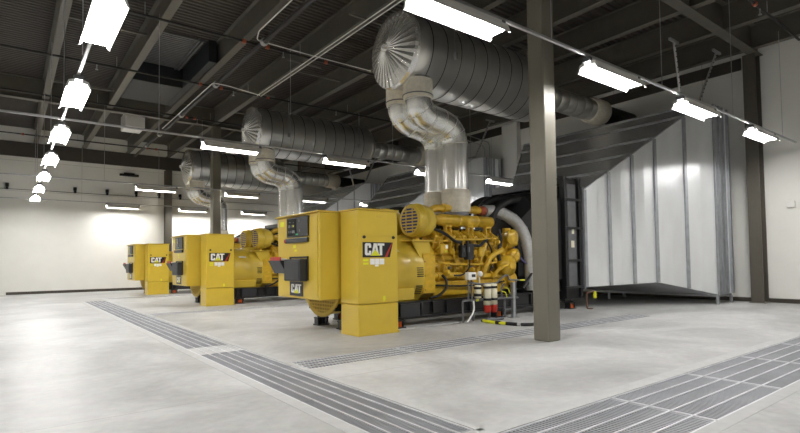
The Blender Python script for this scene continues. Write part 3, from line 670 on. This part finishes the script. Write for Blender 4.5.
# ------------------------------------------------------------------ exhaust silencer with pipes
def make_muffler(label):
    zc = 6.12; R_ = .86
    T = thing('exhaust_silencer', label, 'silencer', (9.2, YC, zc - R_), 'silver exhaust silencers')
    xs_ = [6.86 + .43 * k for k in range(12)]; pr = []
    for a, b in zip(xs_, xs_[1:]): pr += [(R_, a + .004), (R_, b - .012), (R_ - .006, b - .006), (R_ + .006, b)]
    mb = MB().lathe(pr, (0, YC, zc), (1, 0, 0), 64)
    mb.mat(1)
    for a in xs_[1:-1]: mb.lathe([(R_ - .01, a - .012), (R_ + .008, a - .012), (R_ + .008, a + .004), (R_ - .01, a + .004)], (0, YC, zc), (1, 0, 0), 64)
    mb.build('shell', ['aluold', 'aluseam'], T)
    mb = MB().lathe([(R_ + .012, 6.92), (R_ + .012, 6.86), (R_ - .02, 6.80), (.6, 6.72), (.3, 6.64), (.10, 6.585), (.07, 6.53), (.03, 6.50), (0, 6.495)], (0, YC, zc), (1, 0, 0), 64, sm=False, pleat=-.012)
    mb.build('pleated_end_cap', 'alu', T)
    mb = MB().lathe([(R_, 11.58), (R_ - .03, 11.66), (.5, 11.95), (.345, 12.0)], (0, YC, zc), (1, 0, 0), 48); mb.build('end_cone', 'aluold', T)
    pr = []
    for k in range(7): pr += [(.34, 11.95 + .4 * k), (.34, 12.33 + .4 * k), (.332, 12.34 + .4 * k)]
    ot = MB().lathe(pr, (0, YC, zc), (1, 0, 0), 32).build('outlet_pipe', 'aluold', T)
    MB().lathe([(.36, 14.6), (.41, 14.65), (.41, 15.3), (.36, 15.35)], (0, YC, zc), (1, 0, 0), 28).build('insulation_wrap', 'wrap', ot)
    MB().lathe([(.30, 15.3), (.30, 17.14)], (0, YC, zc), (1, 0, 0), 28).build('wall_sleeve', 'pipe', ot)
    for s in (-1, 1):
        y = YC + s * .33
        mb = MB().tube([(7.25, y, 5.45), (7.25, y, 4.66), (8.38, y, 4.5), (8.38, y, 2.45)], .312, 28, .5, 10)
        P, Tn = list(mb.path), list(mb.tan)
        mb.mat(1)
        acc = 0.
        for i in range(1, len(P) - 1):
            acc += (P[i] - P[i - 1]).length
            if acc > .2 and 1 < i < len(P) - 2:
                mb.lathe([(.308, -.01), (.315, -.008), (.315, .008), (.308, .01)], P[i], Tn[i], 28, cap=False); acc = 0
        ip = mb.build('inlet_pipe', ['alu', 'aluold'], T)
        MB().lathe([(.345, 5.04), (.352, 5.045), (.352, 5.06), (.345, 5.065)], (7.25, y, 0), (0, 0, 1), 26, cap=False).build('strap', 'steelgrey', ip)
        MB().lathe([(.32, 2.46), (.345, 2.48), (.35, 2.75), (.345, 2.98), (.32, 3.0)], (8.38, y, 0), (0, 0, 1), 26).build('insulation_wrap', 'wrap', ip)
        MB().lathe([(.32, 4.97), (.335, 4.99), (.34, 5.1), (.34, 5.4)], (7.25, y, 0), (0, 0, 1), 26).build('insulation_wrap', 'wrap', ip)
        MB().lathe([(.3, 2.30), (.3, 2.47)], (8.38, y, 0), (0, 0, 1), 20).build('flange_collar', 'steelgrey', ip)
    for x in (7.9, 10.9):
        for q in (-1, 1): MB().cyl((x, YC + q * (R_ + .05), zc - .2), (x, YC + q * (R_ + .05), 7.245), .012, 6).box(x - .03, x + .03, YC + q * (R_ + .05) - .04, YC + q * (R_ + .05) + .04, zc - .25, zc - .1).build('hanger_rod', 'strut', T)
    return T
ML = ['large silver exhaust silencer with pleated end cap above the nearest generator', 'silver exhaust silencer over the middle generator, above two suspended lights', 'farthest silver exhaust silencer, left of the others near the far wall']
m0 = make_muffler(ML[0])
for k in (1, 2): copy_tree(m0, (9.2, YC + OFF[k], 6.12 - .86), ML[k])

# ------------------------------------------------------------------ galvanised air plenum from radiator to wall
def make_plenum(label):
    T = thing('air_plenum', label, 'air duct', (14.5, YC, 0), 'galvanised air plenums')
    xa, xk, xb, xw = 12.18, 13.95, 15.48, 16.47
    ha, hb = 1.32, 3.3
    hk = ha + (hb - ha) * (xk - xa) / (xb - xa)
    def top(x): return min(3.2 + (x - xa) * (5.62 - 3.2) / (15.2 - xa), 5.62)
    t = .012
    for s in (-1, 1):
        def P(x, z): return (x, YC + s * (ha + (hb - ha) * (x - xa) / (xb - xa)), z)
        zb = lambda x: .56 + .09 * (x - xa) / (xk - xa) if x < xk else .65 - .37 * (x - xk) / (xb - xk)
        xs_ = [xa, 12.78, 13.37, xk, 14.72, xb]
        mb = MB()
        for a, b in zip(xs_, xs_[1:]):      # each sheet cross-broken along its middle
            m_ = (a + b) / 2; off = Vector((.3, -s * 1, 0)).normalized() * -.02
            pm0 = Vector(P(m_, zb(m_))) - Vector((0, -s * .025, 0)); pm1 = Vector(P(m_, top(m_))) - Vector((0, -s * .025, 0))
            mb.add([P(a, zb(a)), pm0, pm1, P(a, top(a))], [(0, 1, 2, 3)]); mb.add([pm0, P(b, zb(b)), P(b, top(b)), pm1], [(0, 1, 2, 3)])
        sp = mb.build('side_panel', 'galv', T)
        mb = MB()
        for x in xs_[:-1]:
            q = [P(x - .03, zb(x)), P(x + .03, zb(x)), P(x + .03, top(x) - .02), P(x - .03, top(x) - .02)]
            vs = [Vector(p) for p in q] + [Vector(p) + Vector((-.02, s * .055, 0)) for p in q]
            mb.add(vs, [(0, 1, 2, 3), (4, 5, 6, 7), (0, 1, 5, 4), (1, 2, 6, 5), (2, 3, 7, 6), (3, 0, 4, 7)])
        mb.build('stiffener', 'galvrib', sp)
        # straight box against the wall
        y = YC + s * hb
        mb = MB().box(xb, xw, y - .006, y + .006, .28, 5.62)
        b1 = mb.build('end_panel', 'galv', T)
        mb = MB()
        for x, w in ((xb + .03, .05), (15.62, .03), (15.85, .09), (16.08, .03), (xw - .04, .05)): mb.box(x - w, x + w, y + (s * .006 if s > 0 else -.07), y + (.07 if s > 0 else -.006), .28, 5.62, .006)
        mb.build('flange', 'galvrib', b1)
    mb = MB()
    def Q(x, s): return (x, YC + s * (ha + (hb - ha) * (x - xa) / (xb - xa)), top(x))
    xs_ = [xa, 12.78, 13.37, xk, 14.72, 15.2]
    for a, b in zip(xs_, xs_[1:]): mb.add([Q(a, -1), Q(b, -1), Q(b, 1), Q(a, 1)], [(0, 1, 2, 3)])
    mb.add([Q(15.2, -1), (xb, YC - hb, 5.62), (xw, YC - hb, 5.62), (xw, YC + hb, 5.62), (xb, YC + hb, 5.62), Q(15.2, 1)], [(0, 1, 2, 3, 4, 5)])
    tp = mb.build('sloping_top', 'galv', T)
    mb = MB()
    for x in xs_[1:]:
        a, b = Q(x, -1), Q(x, 1); mb.box(x - .03, x + .03, a[1], b[1], a[2] - .02, a[2] + .045, .004)
    for s in (-1, 1):
        a, b = Vector(Q(xa, s)), Vector(Q(15.2, s)); mb.tube([a, b], .022, 6)
    mb.build('standing_seam', 'galvrib', tp)
    mb = MB().add([(xa, YC - ha, .56), (xa, YC + ha, .56), (xk, YC + hk, .65), (xk, YC - hk, .65)], [(0, 1, 2, 3)])
    mb.add([(xk, YC - hk, .65), (xk, YC + hk, .65), (xb, YC + hb, .28), (xb, YC - hb, .28)], [(0, 1, 2, 3)]); mb.add([(xb, YC - hb, .28), (xb, YC + hb, .28), (xw, YC + hb, .28), (xw, YC - hb, .28)], [(0, 1, 2, 3)])
    mb.build('underside', 'galv', T)
    mb = MB().box(xa - .12, xa - .02, YC - ha - .03, YC - ha + .05, .5, 3.26, .01).box(xa - .12, xa - .02, YC + ha - .05, YC + ha + .03, .5, 3.26, .01).box(xa - .12, xa - .02, YC - ha, YC + ha, 3.18, 3.26, .01)
    mb.build('flexible_connector', 'steelgrey', T)
    mb = MB()
    ys_ = (YC - hb + .02, YC + hb - .02)
    for x in (xb + .05, xw - .03): mb.box(x - .03, x + .03, ys_[0], ys_[1], .205, .27, .004)
    for y in (ys_[0], YC, ys_[1]): mb.box(xb + .05, xw - .03, y - .03, y + .03, .2, .265, .004)
    st = mb.build('stand_frame', 'galvrib', T)
    for y in (ys_[0], YC, ys_[1]):
        for x in (xb + .05, xw - .03): MB().box(x - .035, x + .035, y - .035, y + .035, 0, .21, .003).build('leg', 'galvrib', st)
    return T
PL = ['large galvanised sheet metal air plenum on legs beside the right wall column', 'galvanised air plenum behind the middle generator, seen past the silver exhaust pipes', 'galvanised air plenum behind the farthest generator, mostly hidden']
p0 = make_plenum(PL[0])
for k in (1, 2): copy_tree(p0, (14.5, YC + OFF[k], 0), PL[k])
for bay, nm in enumerate(('large air plenum in front', 'middle air plenum', 'farthest air plenum')):
    for side, pts in (('left', [(14.15, 6.3, 7.2), (14.75, 6.4, 5.34)]), ('right', [(15.9, 5.9, 7.2), (15.3, 6.2, 5.66)])):
        a, b = [Vector(p) + Vector((0, OFF[bay], 0)) for p in pts]; mb = MB().tube([a, b], .035, 6)
        n = 14
        mb.mat(1)
        for k in range(1, n): p = a.lerp(b, k / n); mb.cyl(p + Vector((-.02, -.03, 0)), p + Vector((-.03, -.045, 0)), .016, 6)
        mb.mat(0).box(a.x - .25, a.x + .25, a.y - .03, a.y + .03, a.z - .02, a.z + .045)
        tag(mb.build('strut_brace', ['strut', 'pipe']), f'slotted steel brace hanging above the {nm}, {side} one of its two', 'brace', 'braces above the air plenums')
struct('trim_3', MB().box(16.88, XW - .002, 14.1, 14.95, 0, 7.2, .01), 'wall')

# ------------------------------------------------------------------ lights
def make_light(label, group):
    """1.45 m strip light along x, origin at the middle of its underside"""
    T = thing('pendant_light', label, 'light', (0, 0, 0), group)
    L = .72
    MB().box(-L, L, -.06, .06, .10, .165, .008).build('housing', 'white', T, (0, 0, 0))
    mb = MB()
    for s in (-1, 1):
        prof = [(s * .06, .11), (s * .13, .075), (s * .172, -.035), (s * .178, -.035), (s * .136, .082), (s * .062, .118)]
        mb.prism(prof, 'x', -L, L)
        for e_ in (-L - .004, L): mb.prism([(s * .05, .12), (s * .14, .085), (s * .185, -.048), (s * .15, -.028), (s * .12, .04), (s * .05, .055)], 'x', e_, e_ + .004)
    mb.build('reflector', 'white', T, (0, 0, 0))
    for e_ in (-L - .05, L - .02): MB().box(e_, e_ + .07, -.075, .075, .10, .17, .012).build('end_cap', 'steelgrey', T, (0, 0, 0))
    MB().box(-L + .012, L - .012, -.125, .125, .012, .03).build('diffuser', 'lamp', T, (0, 0, 0))
    for x in (-.5, .5): MB().box(x - .02, x + .02, -.03, .03, .165, .1865).build('clip', 'strut', T, (0, 0, 0))
    return T
proto = make_light('long white strip light glaring at the top above the nearest silencer', 'strip lights in the nearest cross row')
first = True
def light(x, y, rz, label, group):
    global first
    o = proto if first else copy_tree(proto)
    first = False
    o.location = (x, y, 4.25); o.rotation_euler = (0, 0, rz); o['label'] = label; o['group'] = group
o_ = ['first', 'second', 'third', 'fourth', 'fifth', 'sixth', 'seventh']
near = ['long white strip light glaring at the top above the nearest silencer', 'glaring strip light just right of the steel column, before the silencer outlet', 'glaring strip light hanging in front of the sloping air plenum', 'glaring strip light at the right wall in front of the wall column']
for k in range(4): light((4.27, 7.72, 10.85, 14.45)[k], 4.42, 0, near[k], 'strip lights in the nearest cross row')
for k in range(4): light(4.47 + 3.42 * k, 13.1, 0, f'strip light in the row over the middle bay, {o_[k]} from the left', 'strip lights in the middle cross row')
for k in range(4): light(4.53 + 3.42 * k, 21.95, 0, f'small strip light in the row before the farthest generator, {o_[k]} from the left', 'strip lights in the third cross row')
for k in range(3): light(4.53 + 3.42 * k, 29.5, 0, f'small strip light in the row along the far wall, {o_[k]} from the left', 'strip lights along the far wall')
for k in range(7): light(.86, 7.15 + 3.42 * k, PI / 2, f'strip light in the left row receding to the far wall, {["nearest to the camera", "second from the camera", "third from the camera", "fourth from the camera", "fifth from the camera", "second from its far end", "last at its far end"][k]}', 'strip lights in the left receding row')
# unseen lights added behind and beside the camera to even out the room light
for k, (x, y) in enumerate([(.86, .3), (-3.2, 4.42), (-3.2, 13.1), (5.2, -2.8), (9.5, -2.8), (13.8, -2.8), (-3.2, 22)]):
    light(x, y, 0 if x != .86 else PI / 2, f'added strip light outside the picture, {ordw[k]} of those behind and beside the camera', 'added strip lights beyond the picture edge')

def strut_row(pts, label, rods):
    a, b = [Vector(p) for p in pts]
    t = thing('strut_channel', label, 'channel', tuple((a + b) / 2), 'strut channels carrying the lights')
    mb = MB()
    if abs(b.x - a.x) > abs(b.y - a.y): mb.box(a.x, b.x, a.y - .022, a.y + .022, a.z, a.z + .042, .004)
    else: mb.box(a.x - .022, a.x + .022, a.y, b.y, a.z, a.z + .042, .004)
    mb.build('channel', 'strut', t)
    for p in rods: MB().cyl((p[0], p[1], a.z + .04), (p[0], p[1], 7.3), .007, 6).build('hanger_rod', 'strut', t)
z = 4.437
strut_row([(-1.5, 4.42, z), (17.1, 4.42, z)], 'grey strut channel carrying the nearest cross row of lights past the steel column', [(6.1 + 3.3 * k, 4.42) for k in range(4)] + [(2.6, 4.42)])
strut_row([(-5.5, 13.1, z), (17.1, 13.1, z)], 'grey strut channel carrying lights across the middle bay, crossing the left row', [(2.75, 13.1), (6.1, 13.1), (9.6, 13.1), (13.1, 13.1), (-2, 13.1)])
strut_row([(-5.5, 21.95, z), (17.1, 21.95, z)], 'grey strut channel carrying lights before the farthest generator', [(2.75, 21.95), (6.2, 21.75), (9.6, 21.95)])
strut_row([(-5.5, 29.5, z), (12.6, 29.5, z)], 'grey strut channel carrying lights along the far wall', [(2.75, 29.5), (6.2, 29.5)])
strut_row([(.86, 4.45, z), (.86, 13.07, z)], 'grey strut channel carrying the left receding row of lights, nearer length', [(.83, 6.0), (.83, 9.0), (.83, 12.4)])
strut_row([(.86, 13.13, z), (.86, 21.9, z)], 'grey strut channel carrying the left receding row of lights, farther length', [(.83, 16.5), (.83, 19.9)])
strut_row([(.86, 22.0, z), (.86, 29.45, z)], 'grey strut channel carrying the left receding row of lights, last length by the far wall', [(.83, 25), (.83, 27)])

# ------------------------------------------------------------------ ceiling services
def pipe_x(y, x0, x1, z, r, label, heads, coup, mat_='pipe'):
    t = thing('sprinkler_pipe', label, 'pipe', ((x0 + x1) / 2, y, z), 'sprinkler branch pipes')
    MB().tube([(x0, y, z), (x1, y, z)], r, 10).build('pipe', mat_, t)
    for x in heads:
        MB().cyl((x, y, z - .14), (x, y, z), .016, 8).lathe([(.04, -.17), (.04, -.16), (.015, -.14)], (x, y, z), (0, 0, 1), 10).build('sprinkler_head', 'strut', t)
    for x in coup:
        MB().lathe([(r, -.05), (r + .025, -.04), (r + .025, .04), (r, .05)], (x, y, z), (1, 0, 0), 12).build('coupling', 'copper', t)
    for x in heads: MB().cyl((x + .5, y, z), (x + .5, y, 7.4), .008, 6).build('hanger_rod', 'strut', t)
ZP = 7.08
for y, c, lab in ((12.9, (4.72, 5.35, 7.1), 'black sprinkler pipe with orange couplings ending near the nearest silencer cap'), (16.85, (4.75, 5.4, 7.0), 'black sprinkler pipe crossing the upper left ceiling above the middle generator'), (21.0, (5.4, 5.7), 'black sprinkler pipe behind the middle silencer'), (27.75, (5.3, 5.7, .4), 'black sprinkler pipe near the far wall'), (4.1, (8.9, 13.3), 'black sprinkler pipe crossing the upper right ceiling')):
    pipe_x(y, -5.5, 16.5, ZP, .03, lab, [1.9 + 3.9 * k for k in range(4)], c)
t = thing('sprinkler_main', 'thick dark sprinkler main running away across the ceiling left of the silencers', 'pipe', (5.06, 18, 6.97))
MB().tube([(5.06, 2, 6.97), (5.06, 29.5, 6.97)], .065, 12).build('pipe', 'pipe', t)
for y in (7, 12.4, 16.3, 20.4, 24, 26.6): MB().lathe([(.065, -.06), (.1, -.05), (.1, .05), (.07, .06)], (5.06, y, 6.97), (0, 1, 0), 12).build('coupling', 'strut', t)
t = thing('conduit_pair', 'pair of thin white conduits running away across the ceiling toward the silencers', 'conduit', (6.6, 13, 7))
for dx in (-.06, .06): MB().tube([(6.58 + dx, 3, 6.98), (6.58 + dx, 16.6, 6.98)], .015, 8).build('conduit', 'white', t)
for y in (7.0, 9.9, 13.2, 16.5): MB().box(6.05, 7.1, y - .03, y + .03, 6.995, 7.035).build('strut_support', 'beam', t)
tag(MB().tube([(6.45, 16.2, 6.87), (5.3, 15.9, 6.87), (4.85, 15.9, 6.87), (4.85, 22.5, 6.87)], .016, 8, .15).build('conduit', 'white'), 'thin white conduit bending off the main left of the middle silencer', 'conduit')
tag(MB().tube([(4.8, 4.3, 7.07), (4.8, 12.1, 7.07), (4.95, 12.62, 7.07), (6.4, 12.68, 7.07), (8.5, 12.68, 7.07)], .016, 8, .12).build('conduit', 'white'), 'thin white conduit with a bend above the sprinkler main at upper centre', 'conduit')
# dark roof ventilator duct between the joists with louvre
t = thing('roof_ventilator', 'dark boxed roof ventilator with grey louvre above the left row of lights', 'ventilator', (4.4, 17, 7.3))
mb = MB().box(4.55, 4.78, 15.3, 20.5, 7.28, 7.93, .01).box(3.05, 4.55, 18.2, 20.5, 7.28, 7.93, .01); mb.build('duct_casing', 'ductdark', t)
mb = MB()
for k in range(20): mb.box(3.1, 4.3, 15.4 + .135 * k, 15.47 + .135 * k, 7.86, 7.9)
for x in (3.1, 4.3, 4.4): mb.box(x - .03, x + .03, 15.35, 18.15, 7.84, 7.92)
mb.build('louvre', 'steelgrey', t)
tag(MB().box(3.85, 4.6, 24.6, 25.8, 7.3, 7.93, .01).build('ceiling_box', 'wall'), 'pale square box up at the ceiling near the far wall', 'box')
tag(MB().tube([(16.4, 3.2, 6.95), (13.6, 3.2, 6.95), (13.6, 3.2, 7.93)], .035, 8, .15).build('conduit', 'strut'), 'grey conduit at the ceiling in the upper right corner', 'conduit')
# wall fittings
tag(MB().box(XW - .07, XW, 4.5, 4.7, 2.68, 2.86, .012).build('wall_box', 'white'), 'small white box on the right wall', 'box')
for k, x in enumerate((-.12, 2.55, 3.94, 5.28, 6.4, 7.48)):
    tag(MB().box(x - .07, x + .07, YF - .1, YF, 5.08, 5.25, .01).box(x - .05, x + .05, YF - .14, YF - .02, 4.95, 5.07, .01).build('wall_bracket', 'black'), f'small black device high on the far wall, {o_[k]} from the left', 'bracket', 'black devices along the far wall')
tag(MB().tube([(-5.5, YF - .03, 4.98), (16, YF - .03, 4.98)], .012, 6).build('wall_cable', 'pipe'), 'thin dark cable strung along the far wall high up', 'cable')
tag(MB().box(4.5, 5.4, YF - .12, YF - .01, 6.02, 6.14, .01).box(4.7, 5.2, YF - .1, YF, 6.1, 6.2).build('wall_bracket', 'black'), 'long black bracket high on the far wall near the farthest silencer', 'bracket')
tag(MB().tube([(16.9, 15.7, 5.7), (16.9, 15.7, 6.6), (15.5, 15.7, 6.75), (14.5, 16.3, 6.8)], .025, 8, .2).tube([(16.9, 16.0, 5.7), (16.9, 16.0, 6.5), (15.5, 16.0, 6.65), (14.5, 16.6, 6.7)], .025, 8, .2).build('conduit', 'strut'), 'pair of bent grey conduits at the right wall beyond the nearest silencer', 'conduit')

# ------------------------------------------------------------------ fuel filter rack beside the nearest generator
yr = 7.76
T = thing('fuel_filter_rack', 'pipe rack with white fuel filters and red bowls beside the nearest engine', 'filter rack', (8.2, yr, 0))
mb = MB().box(9.0, 9.08, yr - .04, yr + .04, 0, .80, .005).box(8.94, 9.14, yr - .1, yr + .1, 0, .012)
mb.build('support_post', 'galvrib', T)
mb = MB().tube([(7.45, yr, .02), (7.45, yr, .47), (9.2, yr, .45)], .024, 10, .05)
mb.tube([(7.62, yr, .47), (7.62, yr, .95)], .02, 8).tube([(7.72, yr, .44), (7.72, yr, .93)], .02, 8).tube([(7.8, yr + .05, .02), (7.8, yr + .05, .45)], .018, 8).tube([(8.25, yr, .16), (8.25, yr, .02)], .024, 8)
mb.tube([(7.62, yr, .85), (8.0, yr, .80), (8.5, yr, .80), (8.72, yr, .95), (8.88, yr, .98), (8.9, yr, .86), (9.45, yr - .02, .84)], .02, 8, .06)
mb.tube([(8.65, yr, .45), (8.65, yr, .7), (8.75, yr, .78)], .018, 8, .05).tube([(9.14, yr, .84), (9.14, yr, .48)], .015, 8)
mb.tube([(7.9, yr - .1, .03), (8.55, yr - .12, .03)], .03, 8).tube([(8.8, yr + .05, .02), (8.8, yr + .05, .45)], .022, 8)
mb.build('pipework', 'steelgrey', T)
MB().tube([(7.75, yr - .02, .45), (7.74, yr - .05, .25), (7.55, yr - .08, .08), (7.48, yr - .1, .03)], .018, 8, .1).build('drain_hose', 'paper', T)
mb = MB().box(7.56, 7.8, yr - .08, yr + .04, .90, 1.06, .012); mb.mat(1).box(7.65, 7.76, yr - .083, yr - .08, .96, 1.02)
mb.build('gauge_box', ['white', 'plast'], T)
mb = MB().cyl((7.96, yr, .95), (7.96, yr, .8), .014, 8).lathe([(.0, .0), (.055, 0), (.06, .01), (.06, .05)], (7.96, yr - .05, 1.02), (0, 1, 0), 14); mb.build('pressure_gauge', 'white', T)
for x, r, z0, z1, bowl in ((7.86, .075, .50, .78, 0), (8.15, .085, .34, .80, 1), (8.345, .085, .34, .80, 1)):
    f = MB().lathe([(.02, z0), (r, z0 + .01), (r, z1 - .02), (r * .8, z1)], (x, yr - .04, 0), (0, 0, 1), 20).build('fuel_filter', 'cream', T)
    for z in ((z0 + .10, z0 + .36) if bowl else (z0 + .05, z0 + .2)): MB().lathe([(r - .01, z), (r + .008, z), (r + .008, z + .05), (r - .01, z + .05)], (x, yr - .04, 0), (0, 0, 1), 20).build('clamp_band', 'rubber', f)
    if bowl:
        mb = MB().lathe([(.03, .17), (.06, .18), (.082, .24), (.082, .335)], (x, yr - .04, 0), (0, 0, 1), 16).build('sediment_bowl', 'red', f)
for x, z in ((8.62, .62), (8.72, .7)): MB().tube([(x, yr - .04, z), (x + .1, yr - .06, z - .03), (x + .14, yr - .06, z - .14)], .012, 8, .04).build('valve_handle', 'lime', T, None)
MB().box(7.82, 7.9, yr - .035, yr - .02, .44, .48).build('yellow_tag', 'lime', T)
MB().box(9.25, 9.4, yr - .05, yr - .01, .83, .86).build('yellow_tag', 'lime', T)

tag(MB().tube([(5.72, 7.80, .012), (7.4, 7.82, .012)], .014, 8).build('floor_tube', 'strut'), 'thin grey tube lying on the floor below the nearest alternator', 'pipe')
mb = MB().tube([(7.9, 7.60, .035), (7.82, 7.35, .035), (7.87, 6.95, .035)], .033, 10, .15).mat(1).tube([(7.87, 6.95, .035), (7.95, 6.55, .035), (8.4, 6.42, .035), (9.1, 6.6, .035)], .034, 10, .25)
mb.mat(1).cyl((7.86, 7.08, .035), (7.84, 7.2, .035), .038, 10); mb.mat(2).cyl((7.9, 6.68, .035), (7.92, 6.62, .035), .04, 10)
tag(mb.build('hose', ['lime', 'rubber', 'strut']), 'yellow and black hose lying on the floor before the fuel filter rack', 'hose')
mb = MB().tube([(12.0, 7.62, .012), (11.75, 7.62, .03), (11.75, 7.62, .44), (12.1, 7.62, .46)], .018, 8, .06)
mb.mat(1).box(12.08, 12.16, 7.59, 7.65, .28, .46, .01)
tag(mb.build('drain_pipe', ['tin', 'lime']), 'bent copper drain pipe with yellow tag beside the nearest radiator', 'pipe')

# ------------------------------------------------------------------ camera and colour management
yaw, pit, rol = math.radians(51.74678692), math.radians(2.14125978), math.radians(-.76863333)
f = Vector((math.cos(yaw) * math.cos(pit), math.sin(yaw) * math.cos(pit), math.sin(pit)))
r = Vector((math.sin(yaw), -math.cos(yaw), 0)); u = r.cross(f)
r2 = r * math.cos(rol) + u * math.sin(rol); u2 = -r * math.sin(rol) + u * math.cos(rol)
cd = bpy.data.cameras.new('camera'); co = bpy.data.objects.new('camera', cd); COL.objects.link(co)
mw = Matrix((r2, u2, -f)).transposed().to_4x4(); mw.translation = Vector((0, 0, 1.3)); co.matrix_world = mw
cd.sensor_width = 36; cd.lens = 510.907 * 36 / 800; cd.shift_x = -(411.764 - 400) / 800; cd.shift_y = (242.653 - 216.5) / 800
cd.clip_start = .05; cd.clip_end = 100
SC.camera = co
w = bpy.data.worlds.new('World'); SC.world = w; w.use_nodes = True
w.node_tree.nodes['Background'].inputs[0].default_value = (.02, .02, .02, 1); w.node_tree.nodes['Background'].inputs[1].default_value = 1
SC.view_settings.view_transform = 'Standard'; SC.view_settings.look = 'None'; SC.view_settings.gamma = 1
SC.view_settings.use_curve_mapping = False; SC.view_settings.exposure = 0.0
SC.cycles.max_bounces = 8; SC.cycles.diffuse_bounces = 5; SC.cycles.glossy_bounces = 4
SC.cycles.sample_clamp_indirect = 6.0
